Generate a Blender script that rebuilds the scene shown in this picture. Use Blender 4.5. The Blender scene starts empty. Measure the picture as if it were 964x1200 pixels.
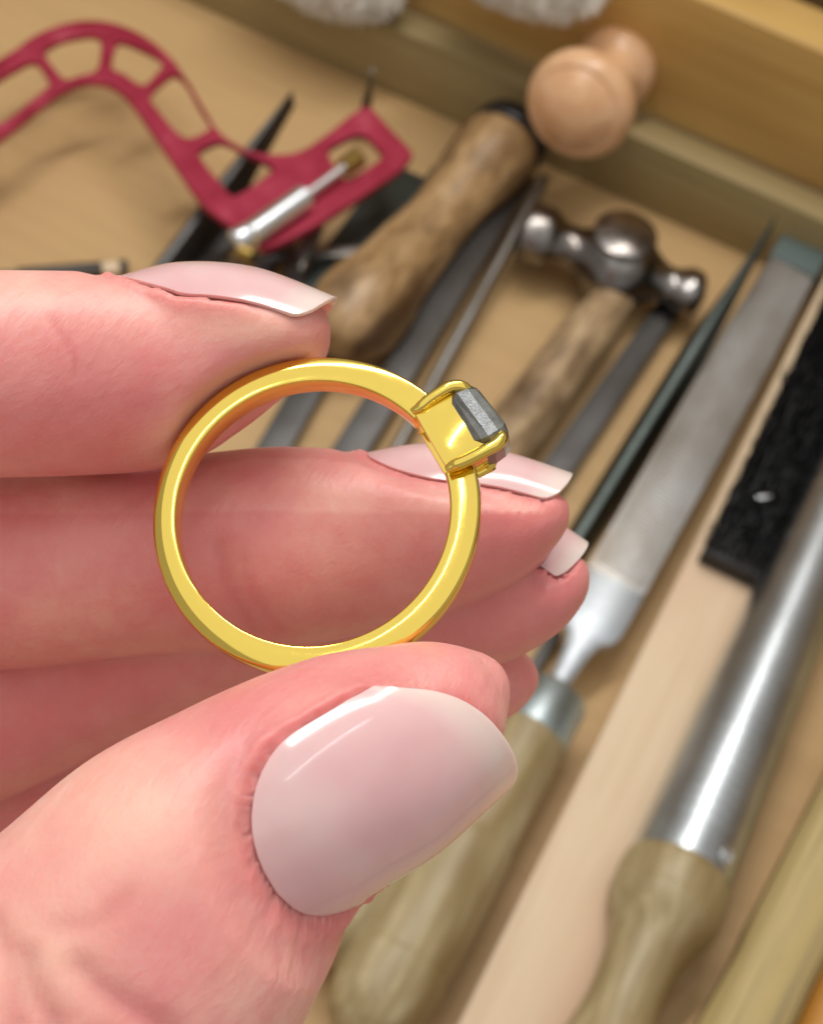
import bpy, bmesh, math, random
import numpy as np
from mathutils import Vector, Matrix, noise as mnoise

random.seed(7); rng = np.random.default_rng(7)
scene = bpy.context.scene
COL = scene.collection
MM = 0.001
F = 1900.0                      # focal length in pixels of a 964 px wide frame
CXp, CYp = 482.0, 600.0

# ------------------------------------------------------------------ camera
# world: X along the drawer's back wall, Y away from the viewer, Z up, floor of the drawer at 0
d1 = Vector((.4605, .6952, -.552)).normalized()       # world Y seen from the camera
d2 = Vector((.8787, -.4452, .1725)); d2 = (d2 - d2.dot(d1)*d1).normalized()
n_ = d2.cross(d1).normalized()
RC = Matrix((d2, d1, n_))                              # camera frame -> world
CAM = Vector((0, 0, 356.0))                            # mm above the drawer floor
cam = bpy.data.cameras.new('camera'); camo = bpy.data.objects.new('camera', cam); COL.objects.link(camo)
camo.matrix_world = Matrix.Translation(CAM*MM) @ RC.to_4x4()
cam.sensor_fit = 'HORIZONTAL'; cam.sensor_width = 36; cam.lens = F/964*36
cam.clip_start = .005; cam.clip_end = 20
cam.dof.use_dof = True; cam.dof.focus_distance = .0975; cam.dof.aperture_fstop = cam.lens/.84
scene.camera = camo

# ------------------------------------------------------------------ world and lamps (an indoor bench)
w = bpy.data.worlds.new('World'); scene.world = w; w.use_nodes = True
bg = w.node_tree.nodes['Background']; bg.inputs[0].default_value = (1, .96, .92, 1); bg.inputs[1].default_value = .43
scene.view_settings.view_transform = 'Standard'; scene.view_settings.look = 'None'
scene.view_settings.exposure = 0; scene.view_settings.gamma = 1

def lamp(name, loc, target, sx, sy, power, color, roll=0):
    l = bpy.data.lights.new(name, 'AREA'); l.shape = 'RECTANGLE'; l.size = sx; l.size_y = sy
    l.energy = power; l.color = color
    o = bpy.data.objects.new(name, l); COL.objects.link(o)
    q = (Vector(target)-Vector(loc)).to_track_quat('-Z', 'Y')
    o.matrix_world = Matrix.Translation(loc) @ q.to_matrix().to_4x4() @ Matrix.Rotation(roll, 4, 'Z')
    return o
lamp('ceiling_light', (-.05, .02, 1.25), (0, .05, .2), 1.9, 1.7, 5.7, (.96, .99, 1))
lamp('bench_tube', (-.20, .40, .74), (.02, .05, .1), .62, .05, 2.9, (1, .98, .95), .55)
lamp('tube_light', (-.12, .22, 1.2), (0, .1, .2), .9, .02, .9, (.95, .98, 1), .5)

# ------------------------------------------------------------------ helpers
def at(px, py, z=0.0):
    """the point of the horizontal plane at height z (mm) that lies at this place of the photograph"""
    d = RC @ Vector(((px-CXp)/F, (CYp-py)/F, -1))
    return CAM + d*((z-CAM.z)/d.z)
def at_y(px, py, y):
    d = RC @ Vector(((px-CXp)/F, (CYp-py)/F, -1))
    return CAM + d*(y/d.y)
def cw(v):  return CAM + RC @ Vector(v)                 # hand frame (mm) -> world (mm)
def hp(px, py, D): return Vector(((px-CXp)/F*D, (CYp-py)/F*D, -D))

def link(name, me, mat=None, parent=None, smooth=True):
    o = bpy.data.objects.new(name, me); COL.objects.link(o)
    if mat is not None and not me.materials: me.materials.append(mat)
    if smooth:
        me.polygons.foreach_set('use_smooth', [True]*len(me.polygons))
    if parent is not None: o.parent = parent
    return o
def mesh_from(name, V, Fc, mat=None, parent=None, smooth=True, scale=MM, sharp=None):
    me = bpy.data.meshes.new(name)
    me.from_pydata([tuple(Vector(v)*scale) for v in V], [], Fc); me.validate(); me.update()
    bm = bmesh.new(); bm.from_mesh(me); bmesh.ops.recalc_face_normals(bm, faces=bm.faces); bm.to_mesh(me); bm.free()
    o = link(name, me, mat, parent, smooth)
    if smooth and sharp is not None: me.set_sharp_from_angle(angle=math.radians(sharp))
    return o
def from_bm(name, bm, mat=None, parent=None, smooth=True, sharp=35):
    bmesh.ops.scale(bm, vec=(MM,)*3, verts=bm.verts)
    bmesh.ops.recalc_face_normals(bm, faces=bm.faces)
    me = bpy.data.meshes.new(name); bm.to_mesh(me); bm.free()
    o = link(name, me, mat, parent, smooth)
    if smooth and sharp: me.set_sharp_from_angle(angle=math.radians(sharp))
    return o
def tag(o, label=None, cat=None, group=None, kind=None):
    if label: o['label'] = label
    if cat: o['category'] = cat
    if group: o['group'] = group
    if kind: o['kind'] = kind
    return o
def root(name, A, B, label, cat, group=None, up=(0, 0, 1)):
    """an Empty at A whose local x runs to B; returns (empty, length)"""
    x = (B-A); L = x.length; x.normalize()
    z = Vector(up); z = (z - z.dot(x)*x).normalized(); y = z.cross(x)
    M = Matrix((x, y, z)).transposed().to_4x4(); M.translation = A*MM
    o = bpy.data.objects.new(name, None); COL.objects.link(o); o.matrix_world = M; o.empty_display_size = .01
    tag(o, label, cat, group)
    return o, L
def smooth_profile(P, n=6):
    """Catmull-Rom through (x, r) points"""
    out = []
    for i in range(len(P)-1):
        p0 = P[max(i-1, 0)]; p1 = P[i]; p2 = P[i+1]; p3 = P[min(i+2, len(P)-1)]
        for k in range(n):
            t = k/n
            out.append(tuple(.5*((2*p1[j]) + (-p0[j]+p2[j])*t + (2*p0[j]-5*p1[j]+4*p2[j]-p3[j])*t*t +
                                 (-p0[j]+3*p1[j]-3*p2[j]+p3[j])*t**3) for j in range(len(p1))))
    out.append(tuple(P[-1])); return out
def lathe(name, P, mat, parent, seg=40, sy=1, sz=1, smooth_n=0, wob=0, sharp=35, x0=0):
    if smooth_n: P = smooth_profile(P, smooth_n)
    V, Fc = [], []
    for i, (x, r) in enumerate(P):
        for k in range(seg):
            a = 2*math.pi*k/seg
            rr = max(r, 0)*(1 + wob*mnoise.noise(Vector((x*.05, math.cos(a)*1.1, math.sin(a)*1.1+x0*.01))))
            V.append((x+x0, rr*math.cos(a)*sy, rr*math.sin(a)*sz))
    for i in range(len(P)-1):
        for k in range(seg):
            a = i*seg+k; b = i*seg+(k+1) % seg
            Fc.append((a, b, b+seg, a+seg))
    Fc.append(tuple(range(seg))[::-1]); Fc.append(tuple((len(P)-1)*seg+k for k in range(seg)))
    return mesh_from(name, V, Fc, mat, parent, True, MM, sharp)
def loft_sections(name, S, mat, parent, sharp=30, bevel=0):
    """S: list of (x, polygon of (y, z))"""
    bm = bmesh.new(); rows = []
    for x, poly in S: rows.append([bm.verts.new((x, y, z)) for y, z in poly])
    m = len(rows[0])
    for i in range(len(rows)-1):
        for k in range(m):
            bm.faces.new((rows[i][k], rows[i][(k+1) % m], rows[i+1][(k+1) % m], rows[i+1][k]))
    bm.faces.new(rows[0][::-1]); bm.faces.new(rows[-1])
    if bevel:
        bmesh.ops.recalc_face_normals(bm, faces=bm.faces)
        es = [e for e in bm.edges if e.calc_face_angle(0) > math.radians(35)]
        bmesh.ops.bevel(bm, geom=es, offset=bevel, segments=2, profile=.6, affect='EDGES')
    return from_bm(name, bm, mat, parent, True, sharp)
def rect(wd, h, z0=0, c=0):
    return [(-wd/2+c, z0), (wd/2+c, z0), (wd/2+c, z0+h), (-wd/2+c, z0+h)]
def box_bm(x0, x1, y0, y1, z0, z1, bevel=0, seg=2):
    bm = bmesh.new(); bmesh.ops.create_cube(bm, size=1)
    bmesh.ops.scale(bm, vec=(x1-x0, y1-y0, z1-z0), verts=bm.verts)
    bmesh.ops.translate(bm, vec=((x0+x1)/2, (y0+y1)/2, (z0+z1)/2), verts=bm.verts)
    if bevel: bmesh.ops.bevel(bm, geom=bm.edges[:], offset=bevel, segments=seg, profile=.6, affect='EDGES')
    return bm

# ------------------------------------------------------------------ materials
def lin(r, g, b):
    f = lambda c: (c/255/12.92) if c/255 <= .04045 else ((c/255+.055)/1.055)**2.4
    return (f(r), f(g), f(b), 1)
class Mat:
    def __init__(s, name):
        s.m = bpy.data.materials.new(name); s.m.use_nodes = True
        s.t = s.m.node_tree; s.b = s.t.nodes['Principled BSDF']
    def n(s, typ, **kw):
        nd = s.t.nodes.new(typ)
        for k, v in kw.items():
            if hasattr(nd, k): setattr(nd, k, v)
            else: nd.inputs[k].default_value = v
        return nd
    def l(s, a, b): s.t.links.new(a, b)
    def set(s, **kw):
        for k, v in kw.items(): s.b.inputs[k.replace('_', ' ')].default_value = v
        return s
    def coords(s, sc=(1, 1, 1), loc=(0, 0, 0)):
        tc = s.n('ShaderNodeTexCoord'); mp = s.n('ShaderNodeMapping')
        mp.inputs['Scale'].default_value = sc; mp.inputs['Location'].default_value = loc
        s.l(tc.outputs['Object'], mp.inputs['Vector']); return mp.outputs['Vector']
    def noise(s, vec, scale, detail=4, rough=.55, dist=0):
        nd = s.n('ShaderNodeTexNoise'); nd.inputs['Scale'].default_value = scale; nd.inputs['Detail'].default_value = detail
        nd.inputs['Roughness'].default_value = rough; nd.inputs['Distortion'].default_value = dist
        s.l(vec, nd.inputs['Vector']); return nd.outputs['Fac']
    def ramp(s, fac, stops):
        r = s.n('ShaderNodeValToRGB'); e = r.color_ramp.elements
        e[0].position, e[0].color = stops[0]; e[1].position, e[1].color = stops[-1]
        for p, c in stops[1:-1]:
            x = e.new(p); x.color = c
        s.l(fac, r.inputs['Fac']); return r.outputs['Color']
    def mix(s, fac, a, b, mode='MIX'):
        m = s.n('ShaderNodeMix'); m.data_type = 'RGBA'; m.blend_type = mode
        for v, i in ((fac, 0), (a, 6), (b, 7)):
            if hasattr(v, 'is_linked') or isinstance(v, bpy.types.NodeSocket): s.l(v, m.inputs[i])
            else: m.inputs[i].default_value = v
        return m.outputs[2]
    def bump(s, h, strength=.3, dist=.0005, prev=None):
        b = s.n('ShaderNodeBump'); b.inputs['Strength'].default_value = strength; b.inputs['Distance'].default_value = dist
        s.l(h, b.inputs['Height'])
        if prev is not None: s.l(prev, b.inputs['Normal'])
        s.l(b.outputs['Normal'], s.b.inputs['Normal']); return b.outputs['Normal']
    def base(s, c): s.l(c, s.b.inputs['Base Color'])
g = lambda v: (v, v, v, 1)

def wood(name, dark, mid, light, grain=60, stretch=.06, rough=.5, stain=None, seed=0, bump=.3, blot=14):
    m = Mat(name); v = m.coords((stretch, 1, 1), (seed, seed*.7, 0)); v2 = m.coords((.4, 1, 1), (seed, 0, seed))
    a = m.noise(v, grain*10, 8, .65, .8)
    c = m.ramp(a, [(.28, dark), (.5, mid), (.72, light)])
    w2 = m.noise(v2, blot*4, 3, .5)
    if stain:
        f = m.ramp(w2, [(.5, g(0)), (.66, g(1))]); c = m.mix(f, c, stain)
    m.base(c); m.set(Roughness=rough); m.bump(a, bump, .0004); return m.m
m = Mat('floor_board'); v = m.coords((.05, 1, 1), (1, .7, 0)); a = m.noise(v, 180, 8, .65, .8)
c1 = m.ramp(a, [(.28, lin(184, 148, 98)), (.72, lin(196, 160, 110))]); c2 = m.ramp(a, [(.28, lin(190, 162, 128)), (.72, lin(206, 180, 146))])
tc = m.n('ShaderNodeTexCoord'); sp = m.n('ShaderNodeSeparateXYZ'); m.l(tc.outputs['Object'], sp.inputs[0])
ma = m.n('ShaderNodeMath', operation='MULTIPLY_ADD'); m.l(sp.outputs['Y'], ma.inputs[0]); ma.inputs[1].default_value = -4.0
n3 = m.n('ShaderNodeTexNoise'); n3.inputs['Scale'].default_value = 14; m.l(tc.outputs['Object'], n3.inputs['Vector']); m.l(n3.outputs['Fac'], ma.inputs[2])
m.base(m.mix(m.ramp(ma.outputs[0], [(-.0, g(0)), (.9, g(1))]), c1, c2)); m.set(Roughness=.6); m.bump(a, .1, .0004); M_floor = m.m  # far boards darker and warmer: the back wall's shading put into the colour
M_panel = wood('varnished_pine', lin(184, 142, 76), lin(200, 160, 92), lin(208, 172, 108), 9, .03, .32, lin(178, 136, 78), 2, .08, 4)
M_rail = wood('sawn_pine', lin(142, 122, 80), lin(154, 134, 90), lin(164, 146, 100), 25, .05, .6, None, 3, .2)
M_wall = wood('drawer_side', lin(120, 98, 60), lin(132, 108, 68), lin(144, 118, 76), 22, .05, .6, None, 4, .2)
M_knob = wood('turned_knob', lin(200, 148, 104), lin(216, 168, 124), lin(226, 182, 140), 14, .3, .28, None, 5, .05)
M_handle = wood('worn_ash', lin(132, 112, 74), lin(164, 145, 104), lin(200, 184, 146), 24, .07, .42, lin(128, 104, 62), 6, .3, 9)
M_handle_brown = wood('oiled_handle', lin(104, 78, 50), lin(160, 126, 84), lin(196, 162, 118), 20, .3, .4, lin(80, 55, 30), 7, .4, 14)
M_handle_mott = wood('mottled_handle', lin(92, 70, 46), lin(168, 140, 104), lin(206, 180, 142), 14, .3, .5, lin(92, 66, 40), 8, .5, 22)
M_beech = wood('pale_beech', lin(206, 178, 142), lin(216, 190, 156), lin(224, 200, 168), 30, .05, .6, lin(212, 180, 148), 9, .1, 6)
M_weather = wood('weathered_wood', lin(58, 48, 34), lin(188, 164, 108), lin(140, 124, 92), 16, .03, .6, None, 10, .6, 9)
M_orange = wood('orange_wood', lin(150, 98, 34), lin(184, 128, 54), lin(200, 144, 70), 12, .05, .45, None, 11, .2)

def metal(name, col, rough, brush=.15, dirt=None, seed=0, stretch=.1, scale=400):
    m = Mat(name); v = m.coords((stretch, 1, 1), (seed, 0, 0)); a = m.noise(v, scale, 5, .6)
    m.set(Metallic=1.0)
    r = m.n('ShaderNodeMapRange'); r.inputs['To Min'].default_value = max(rough-brush, .03); r.inputs['To Max'].default_value = rough+brush
    m.l(a, r.inputs['Value']); m.l(r.outputs[0], m.b.inputs['Roughness'])
    v2 = m.coords((.5, 1, 1), (seed*2, 0, 0)); b = m.noise(v2, 70, 4, .6)
    c = m.ramp(b, [(.35, col), (.7, dirt or col)]); m.base(c); m.bump(a, .12, .0002); return m.m
M_steel = metal('bright_steel', lin(205, 210, 212), .32, .06, lin(170, 174, 176), 1, 12, 260)
M_file = metal('file_steel', lin(160, 158, 154), .46, .1, lin(136, 128, 118), 2, .4, 900)
M_file_dark = metal('dark_file_steel', lin(96, 94, 92), .46, .1, lin(80, 76, 72), 3, .4, 900)
M_file_green = metal('blued_file_steel', lin(88, 94, 90), .46, .1, lin(72, 78, 74), 4, .4, 900)
M_hammer = metal('hammer_steel', lin(150, 146, 142), .24, .1, lin(84, 72, 62), 5, 1, 120)
M_zinc = metal('zinc_ferrule', lin(200, 210, 212), .4, .08, lin(160, 172, 172), 6, 1, 200)
M_chrome = metal('chrome', lin(240, 243, 246), .32, .06, None, 7)
M_tang = metal('ground_steel', lin(196, 200, 204), .5, .08, lin(176, 180, 182), 12, 1, 300)
M_brass = metal('brass', lin(190, 160, 90), .35, .1, lin(140, 112, 60), 8, 1, 300)

m = Mat('cotton_black'); m.set(Base_Color=lin(26, 24, 24), Roughness=.55); M_bristle = m.m
m = Mat('black_rubber'); m.set(Base_Color=lin(26, 25, 26), Roughness=.35); M_rubber = m.m
m = Mat('teal_tape'); m.set(Base_Color=lin(86, 98, 94), Roughness=.6); M_tape = m.m
m = Mat('crimson_anodised'); v = m.coords(); a = m.noise(v, 90, 3)
m.base(m.ramp(a, [(.35, lin(160, 38, 62)), (.6, lin(180, 56, 80)), (.72, lin(198, 88, 106))])); m.set(Roughness=.38, Metallic=.4); M_red = m.m
m = Mat('white_fleece'); v = m.coords(); a = m.noise(v, 260, 4, .6)
m.base(m.ramp(a, [(.35, lin(226, 218, 200)), (.6, lin(250, 246, 238))])); m.set(Roughness=.95); M_fleece = m.m
m = Mat('yellow_gold'); v = m.coords(); a = m.noise(v, 1400, 4, .5)
m.set(Metallic=1, Base_Color=(.88, .64, .13, 1))
r = m.n('ShaderNodeMapRange'); r.inputs['To Min'].default_value = .05; r.inputs['To Max'].default_value = .13
m.l(a, r.inputs['Value']); m.l(r.outputs[0], m.b.inputs['Roughness'])
v = m.coords((1, 1, 1)); a2 = m.noise(v, 260, 2, .5); m.bump(a2, .10, .0002); M_gold = m.m
m = Mat('grey_diamond'); v = m.coords(); a = m.noise(v, 900, 6, .7)
m.base(m.ramp(a, [(.35, lin(74, 74, 66)), (.55, lin(104, 104, 95)), (.8, lin(140, 140, 130))]))
m.set(Roughness=.14, IOR=2.1, Transmission_Weight=.2); m.bump(a, .1, .0002); M_gem = m.m

# skin: the colour follows pressure and blood, plus shade painted on the rear fingers
m = Mat('skin'); v = m.coords()
big = m.noise(v, 90, 3, .5); mid = m.noise(v, 300, 5, .65)
c = m.ramp(big, [(.30, lin(222, 148, 144)), (.5, lin(232, 164, 154)), (.70, lin(240, 188, 170))])
c = m.mix(m.ramp(mid, [(.40, g(0)), (.70, g(.6))]), c, lin(224, 134, 132))
at1 = m.n('ShaderNodeAttribute'); at1.attribute_name = 'flush_shade'
c = m.mix(at1.outputs['Fac'], c, lin(212, 112, 112))
at2 = m.n('ShaderNodeAttribute'); at2.attribute_name = 'pale'
c = m.mix(at2.outputs['Fac'], c, lin(246, 206, 180))
m.base(c)
m.set(Roughness=.42, Subsurface_Weight=1.0, Subsurface_Scale=.0013, Subsurface_Radius=(1, .42, .32), Specular_IOR_Level=.45,
      Coat_Weight=.06, Coat_Roughness=.3)
nb = m.bump(m.noise(m.coords((1, .25, 1)), 1300, 4, .65), .7, .00014)
wv = m.n('ShaderNodeTexWave'); wv.inputs['Scale'].default_value = 720; wv.inputs['Distortion'].default_value = 9; wv.inputs['Detail Scale'].default_value = .12; m.l(m.coords((.4, 1, 1)), wv.inputs['Vector'])
nb = m.bump(wv.outputs['Fac'], .14, .00005, nb)
nb = m.bump(m.noise(v, 2600, 3, .6), .25, .00008, nb)
nb = m.bump(mid, .3, .0003, nb)
M_skin = m.m
m = Mat('nail_polish'); v = m.coords(); a = m.noise(v, 160, 2)
at3 = m.n('ShaderNodeAttribute'); at3.attribute_name = 'along'
m.base(m.mix(m.ramp(at3.outputs['Fac'], [(.84, g(0)), (.95, g(.6))]), m.ramp(a, [(.35, lin(228, 174, 174)), (.7, lin(238, 192, 188))]), lin(240, 220, 206)))
m.set(Roughness=.16, Subsurface_Weight=.6, Subsurface_Scale=.0012, Subsurface_Radius=(1, .5, .4), Coat_Weight=.35, Coat_Roughness=.07, Specular_IOR_Level=.35)
m.bump(m.noise(v, 500, 2), .05, .0002); M_nail = m.m

# ------------------------------------------------------------------ the drawer and the bench front
wallH = 25.0
P1 = at(964, 345, 0); P0 = at(500, 135, 0)
Y0 = (P1.y+P0.y)/2
def structure_box(name, x0, x1, y0, y1, z0, z1, mat, bevel=.8):
    o = from_bm(name, box_bm(x0, x1, y0, y1, z0, z1, bevel), mat); tag(o, kind='structure'); return o
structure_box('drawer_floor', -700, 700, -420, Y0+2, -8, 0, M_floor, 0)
structure_box('drawer_back_wall', -700, 700, Y0+2.2, Y0+13, -8, wallH, M_rail)
structure_box('drawer_side_wall', 262, 274, -420, Y0+2, .2, wallH, M_wall)
Yp = Y0+15
fr = bpy.data.objects.new('cupboard_front', None); COL.objects.link(fr); fr.location = (0, Yp*MM, 0)
tag(fr, 'varnished pine board with a turned wooden knob behind the open drawer', 'drawer front')
zb, zt = wallH-2, at_y(940, 48, Yp).z; 
from_bm('panel', box_bm(-700, 700, 0, 18, zb, zt, 2.2, 3), M_panel, fr)
structure_box('bench_back_board', -700, 700, Yp+90, Yp+100, -8, 300, M_wall, 1)
structure_box('bench_shelf', -700, 700, Yp+19, Yp+89.5, -8, 2, M_wall, 0)
kc = at_y(724, 76, Yp)
kn = bpy.data.objects.new('knob', None)
# knob turned on the lathe, axis towards the viewer (-Y)
P = [(0, 11.5), (1.5, 13.2), (4, 13.8), (7, 12.8), (9, 10.6), (13, 8.8), (18, 8.4), (23, 10), (26.5, 13.4), (30, 16.4), (33.5, 17.6), (36.5, 17.2), (38.6, 16.0), (39.8, 14.6), (39.9, 13.7), (41.0, 12.6), (43.6, 9.2), (45.4, 4.8), (46, .1)]
P = [(x_, r_*.92) for x_, r_ in P]
k = lathe('knob', P, M_knob, fr, 48, smooth_n=4)
k.matrix_local = Matrix.Translation(Vector((kc.x, .5, kc.z))*MM) @ Matrix.Rotation(math.radians(-90), 4, 'Z') @ Matrix.Rotation(math.radians(-14), 4, 'Y')

# ------------------------------------------------------------------ tools in the drawer
TOOLS = 'files and small tools lying in the drawer'
def handled_file():
    A = at(442, 1178, 15); B = at(938, 296, 12)
    r, L = root('half_round_file', A, B, 'wide grey half-round file with zinc ferrule and worn wooden handle, right of the fingertips', 'file')
    xf = (at(632, 876, 13)-A).length; xf2 = (at(662, 826, 13)-A).length; xs = (at(722, 742, 13)-A).length
    lathe('handle', [(-9, .1), (-8.6, 5), (-6, 8.6), (-1, 10.6), (5, 11.5), (9, 11.7), (10.5, 11.4), (12, 11.5), (25, 11.5), (40, 11), (xf-28, 10), (xf-10, 9.6), (xf+2, 9.4)], M_handle, r, 48, smooth_n=5, wob=.03)
    lathe('ferrule', [(xf, 9.2), (xf+.3, 9.6), (xf2-1.4, 9.4), (xf2-.3, 8.8), (xf2, 7.6), (xf2+.1, 2)], M_zinc, r, 48)
    f = lambda w, h: [(-w/2, -h/2), (w/2, -h/2), (w/2, h*.2), (w*.3, h*.45), (0, h*.5), (-w*.3, h*.45), (-w/2, h*.2)]
    S = [(xf2-3, f(4, 3)), (xf2+6, f(5.2, 3)), (xs-12, f(6.4, 3.4)), (xs-7, f(8.5, 3.8)), (xs-5, f(13.5, 4.2)), (xs-2, f(15.6, 4.6)), (xs+2, f(16, 4.8)), (xs+12, f(16, 4.9))]
    loft_sections('tang', S, M_tang, r)
    f = lambda w, h: [(-w/2, -h/2), (w/2, -h/2), (w/2, h*.34), (-w/2, h*.34)]
    S = [(x, f(wd, 5)) for x, wd in ((xs+12.1, 16.3), (xs+60, 16.6), (xs+110, 16.4), (L-8, 14.6))]
    loft_sections('blade', S, M_file, r, bevel=.3)
    V = []; Fc = []
    for i in range(90):                                       # the coarse teeth, one row of ridges
        x = xs+14+i*(L-xs-24)/90
        b = len(V); V += [(x, -7.2, 1.68), (x+.6, -7.2, 1.68), (x+.3, -7.2, 1.95), (x+2, 7.2, 1.68), (x+2.6, 7.2, 1.68), (x+2.3, 7.2, 1.95)]
        Fc += [(b, b+2, b+5, b+3), (b+1, b+4, b+5, b+2)]
    o = mesh_from('teeth', V, Fc, M_file, r, False); tag(o, kind='stuff')
    S = [(x, f(wd, 6)) for x, wd in ((L-9, 15.6), (L+14, 14.2))]
    loft_sections('tape', S, M_tape, r, bevel=.4)
handled_file()

def mandrel():
    A = at(735, 1165, 17); B = at(1060, 395, 13)
    r, L = root('ring_mandrel', A, B, 'polished steel ring mandrel with gauge rings and turned wooden handle, at the right edge', 'ring mandrel')
    x1 = (at(803, 1029, 16)-A).length
    lathe('handle', [(x1-95, .1), (x1-94, 8), (x1-88, 12.5), (x1-76, 14), (x1-62, 12.2), (x1-48, 9.8), (x1-36, 8.0), (x1-26, 8.2), (x1-19, 9.4), (x1-13, 12.2), (x1-9.5, 13.1), (x1-8.5, 12.9), (x1-5, 13.1), (x1-1, 12.8), (x1+.3, 11.9)], M_handle, r, 48, smooth_n=5, wob=.02)
    P = [(x1, 11.0), (x1+.4, 11.8)]; x = x1+9; r0 = 12.0
    rad = lambda x: r0-(x-x1)*.013
    while x < x1+200:
        P += [(x, rad(x)), (x+.35, rad(x)-.028), (x+.7, rad(x+.7))]; x += 3.1 if x < x1+110 else 6
    P += [(x1+205, rad(x1+205)), (x1+206, 4)]
    lathe('steel_cone', P, M_steel, r, 64, sharp=60)
    # the maker's stamp: a raised circle with a letter-like stroke, near the handle
    ang = math.radians(38)
    V = []; Fc = []
    def tor(cx, cy, R, rr, n=24, a0=0, a1=2*math.pi):
        b = len(V)
        for i in range(n):
            t = a0+(a1-a0)*i/(n-1)
            for (dr, dz) in ((-rr, 0), (0, rr), (rr, 0)):
                V.append((cx+(R+dr)*math.cos(t), cy+(R+dr)*math.sin(t), dz))
        for i in range(n-1):
            for kk in range(2):
                a = b+i*3+kk; Fc.append((a, a+1, a+4, a+3))
    tor(0, 0, 1.7, .28); tor(0, 0, .75, .25, 14, .6, 5.4)
    o = mesh_from('stamp', V, Fc, M_chrome, r)
    o.matrix_local = Matrix.Translation(Vector((x1+4.2, -rad(x1)*math.sin(ang)*1.0, rad(x1)*math.cos(ang)+.02))*MM) @ Matrix.Rotation(ang, 4, 'X')
mandrel()

def bench_brush():
    A = at(606, 1200, 8); B = at(905, 560, 8)
    r, L = root('bench_brush', A, B, 'pale wooden bench brush with black bristles, between the wide file and the ring mandrel', 'brush')
    xb = (at(855, 690, 9)-A).length
    from_bm('wooden_back', box_bm(-70, L+90, -11.5, 11.5, -8, 3.5, 1.2), M_beech, r)
    # rising block that carries the bristles
    V = []; Fc = []
    for i in range(58):
        for j in range(10):
            cx = xb+3+i*2.35; cy = -7.8+j*1.73
            for h in range(11):
                a = rng.uniform(0, 6.28); q = rng.uniform(0, .8); bx = cx+q*math.cos(a); by = cy+q*math.sin(a)
                tx = bx+rng.normal(0, .75); ty = by+rng.normal(0, .65)+(.5 if j > 6 else -.5 if j < 3 else 0); hz = 3.4+9.0+rng.normal(0, .9)
                dx, dy = .16*math.cos(a*3), .16*math.sin(a*3); b = len(V)
                V += [(bx-dx, by-dy, 3.4), (bx+dx, by+dy, 3.4), (tx+dx, ty+dy, hz), (tx-dx, ty-dy, hz)]; Fc.append((b, b+1, b+2, b+3))
    o = mesh_from('bristles', V, Fc, M_bristle, r, False); tag(o, kind='stuff')
    from_bm('bristle_bed', box_bm(xb+1, xb+141, -8.6, 8.6, 3.6, 9.5, .6), M_bristle, r)
    # a stray pale filing caught in the bristles
    P = [(0, .2), (.6, .55), (1.6, .7), (3, .55), (4.2, .2)]
    f = lathe('metal_shaving', P, M_chrome, r, 8, sz=.4); f.location = Vector((xb+22, 2.0, 12.9))*MM; f.rotation_euler[2] = -.9
bench_brush()

def stick(name, a, b, wd, h, z, mat, label, cat, ext=(0, 0), bevel=1.0, group=None):
    A = at(*a, z); B = at(*b, z)
    r, L = root(name, A, B, label, cat, group)
    o = from_bm('bar', box_bm(-ext[0], L+ext[1], -wd/2, wd/2, -h/2, h/2, bevel), mat, r); return r, L
def weathered():
    A = at(872, 1200, 9); B = at(985, 970, 9)
    r, L = root('weathered_stick', A, B, 'grey and yellow weathered wooden stick at the bottom right corner', 'wooden stick')
    S = []
    for i in range(26):
        x = -80+i*(L+200)/25; n1 = mnoise.noise(Vector((x*.05, 3, 1)))*.7; n2 = mnoise.noise(Vector((x*.05, 9, 1)))*.7
        S.append((x, [(-8.5+n1, -8.8), (8.5+n2, -8.8), (9+n2, 5), (6+n1, 8+n1*.5), (1, 8.8-n2*.6), (-5, 8+n2*.5), (-9+n1, 5)]))
    loft_sections('shaft', S, M_weather, r, bevel=.5)
weathered()
# the orange handle in the very corner
A = at(975, 1195, 8); B = at(1010, 1110, 8)
r, L = root('orange_handle', A, B, 'orange varnished handle cut off by the bottom right corner', 'tool handle')
lathe('grip', [(-60, .1), (-59, 6), (-50, 8), (L, 7.6), (L+28, 6.5), (L+30, .1)], M_orange, r, 32, smooth_n=3)
# hidden-butt handle behind the thumb
A = at(402, 1092, 12); B = at(600, 800, 10)
r, L = root('file_with_pale_handle', A, B, 'pale olive wooden handle butt showing just below the thumb nail', 'file')
lathe('handle', [(-7, .1), (-6.6, 5), (-3, 9.6), (3, 11.6), (10, 12), (30, 11.5), (48, 9), (60, 7)], M_handle, r, 40, smooth_n=5, wob=.03)
loft_sections('blade', [(60, rect(6, 3, -1.5)), (L, rect(5, 3, -1.5))], M_file_dark, r)

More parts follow.
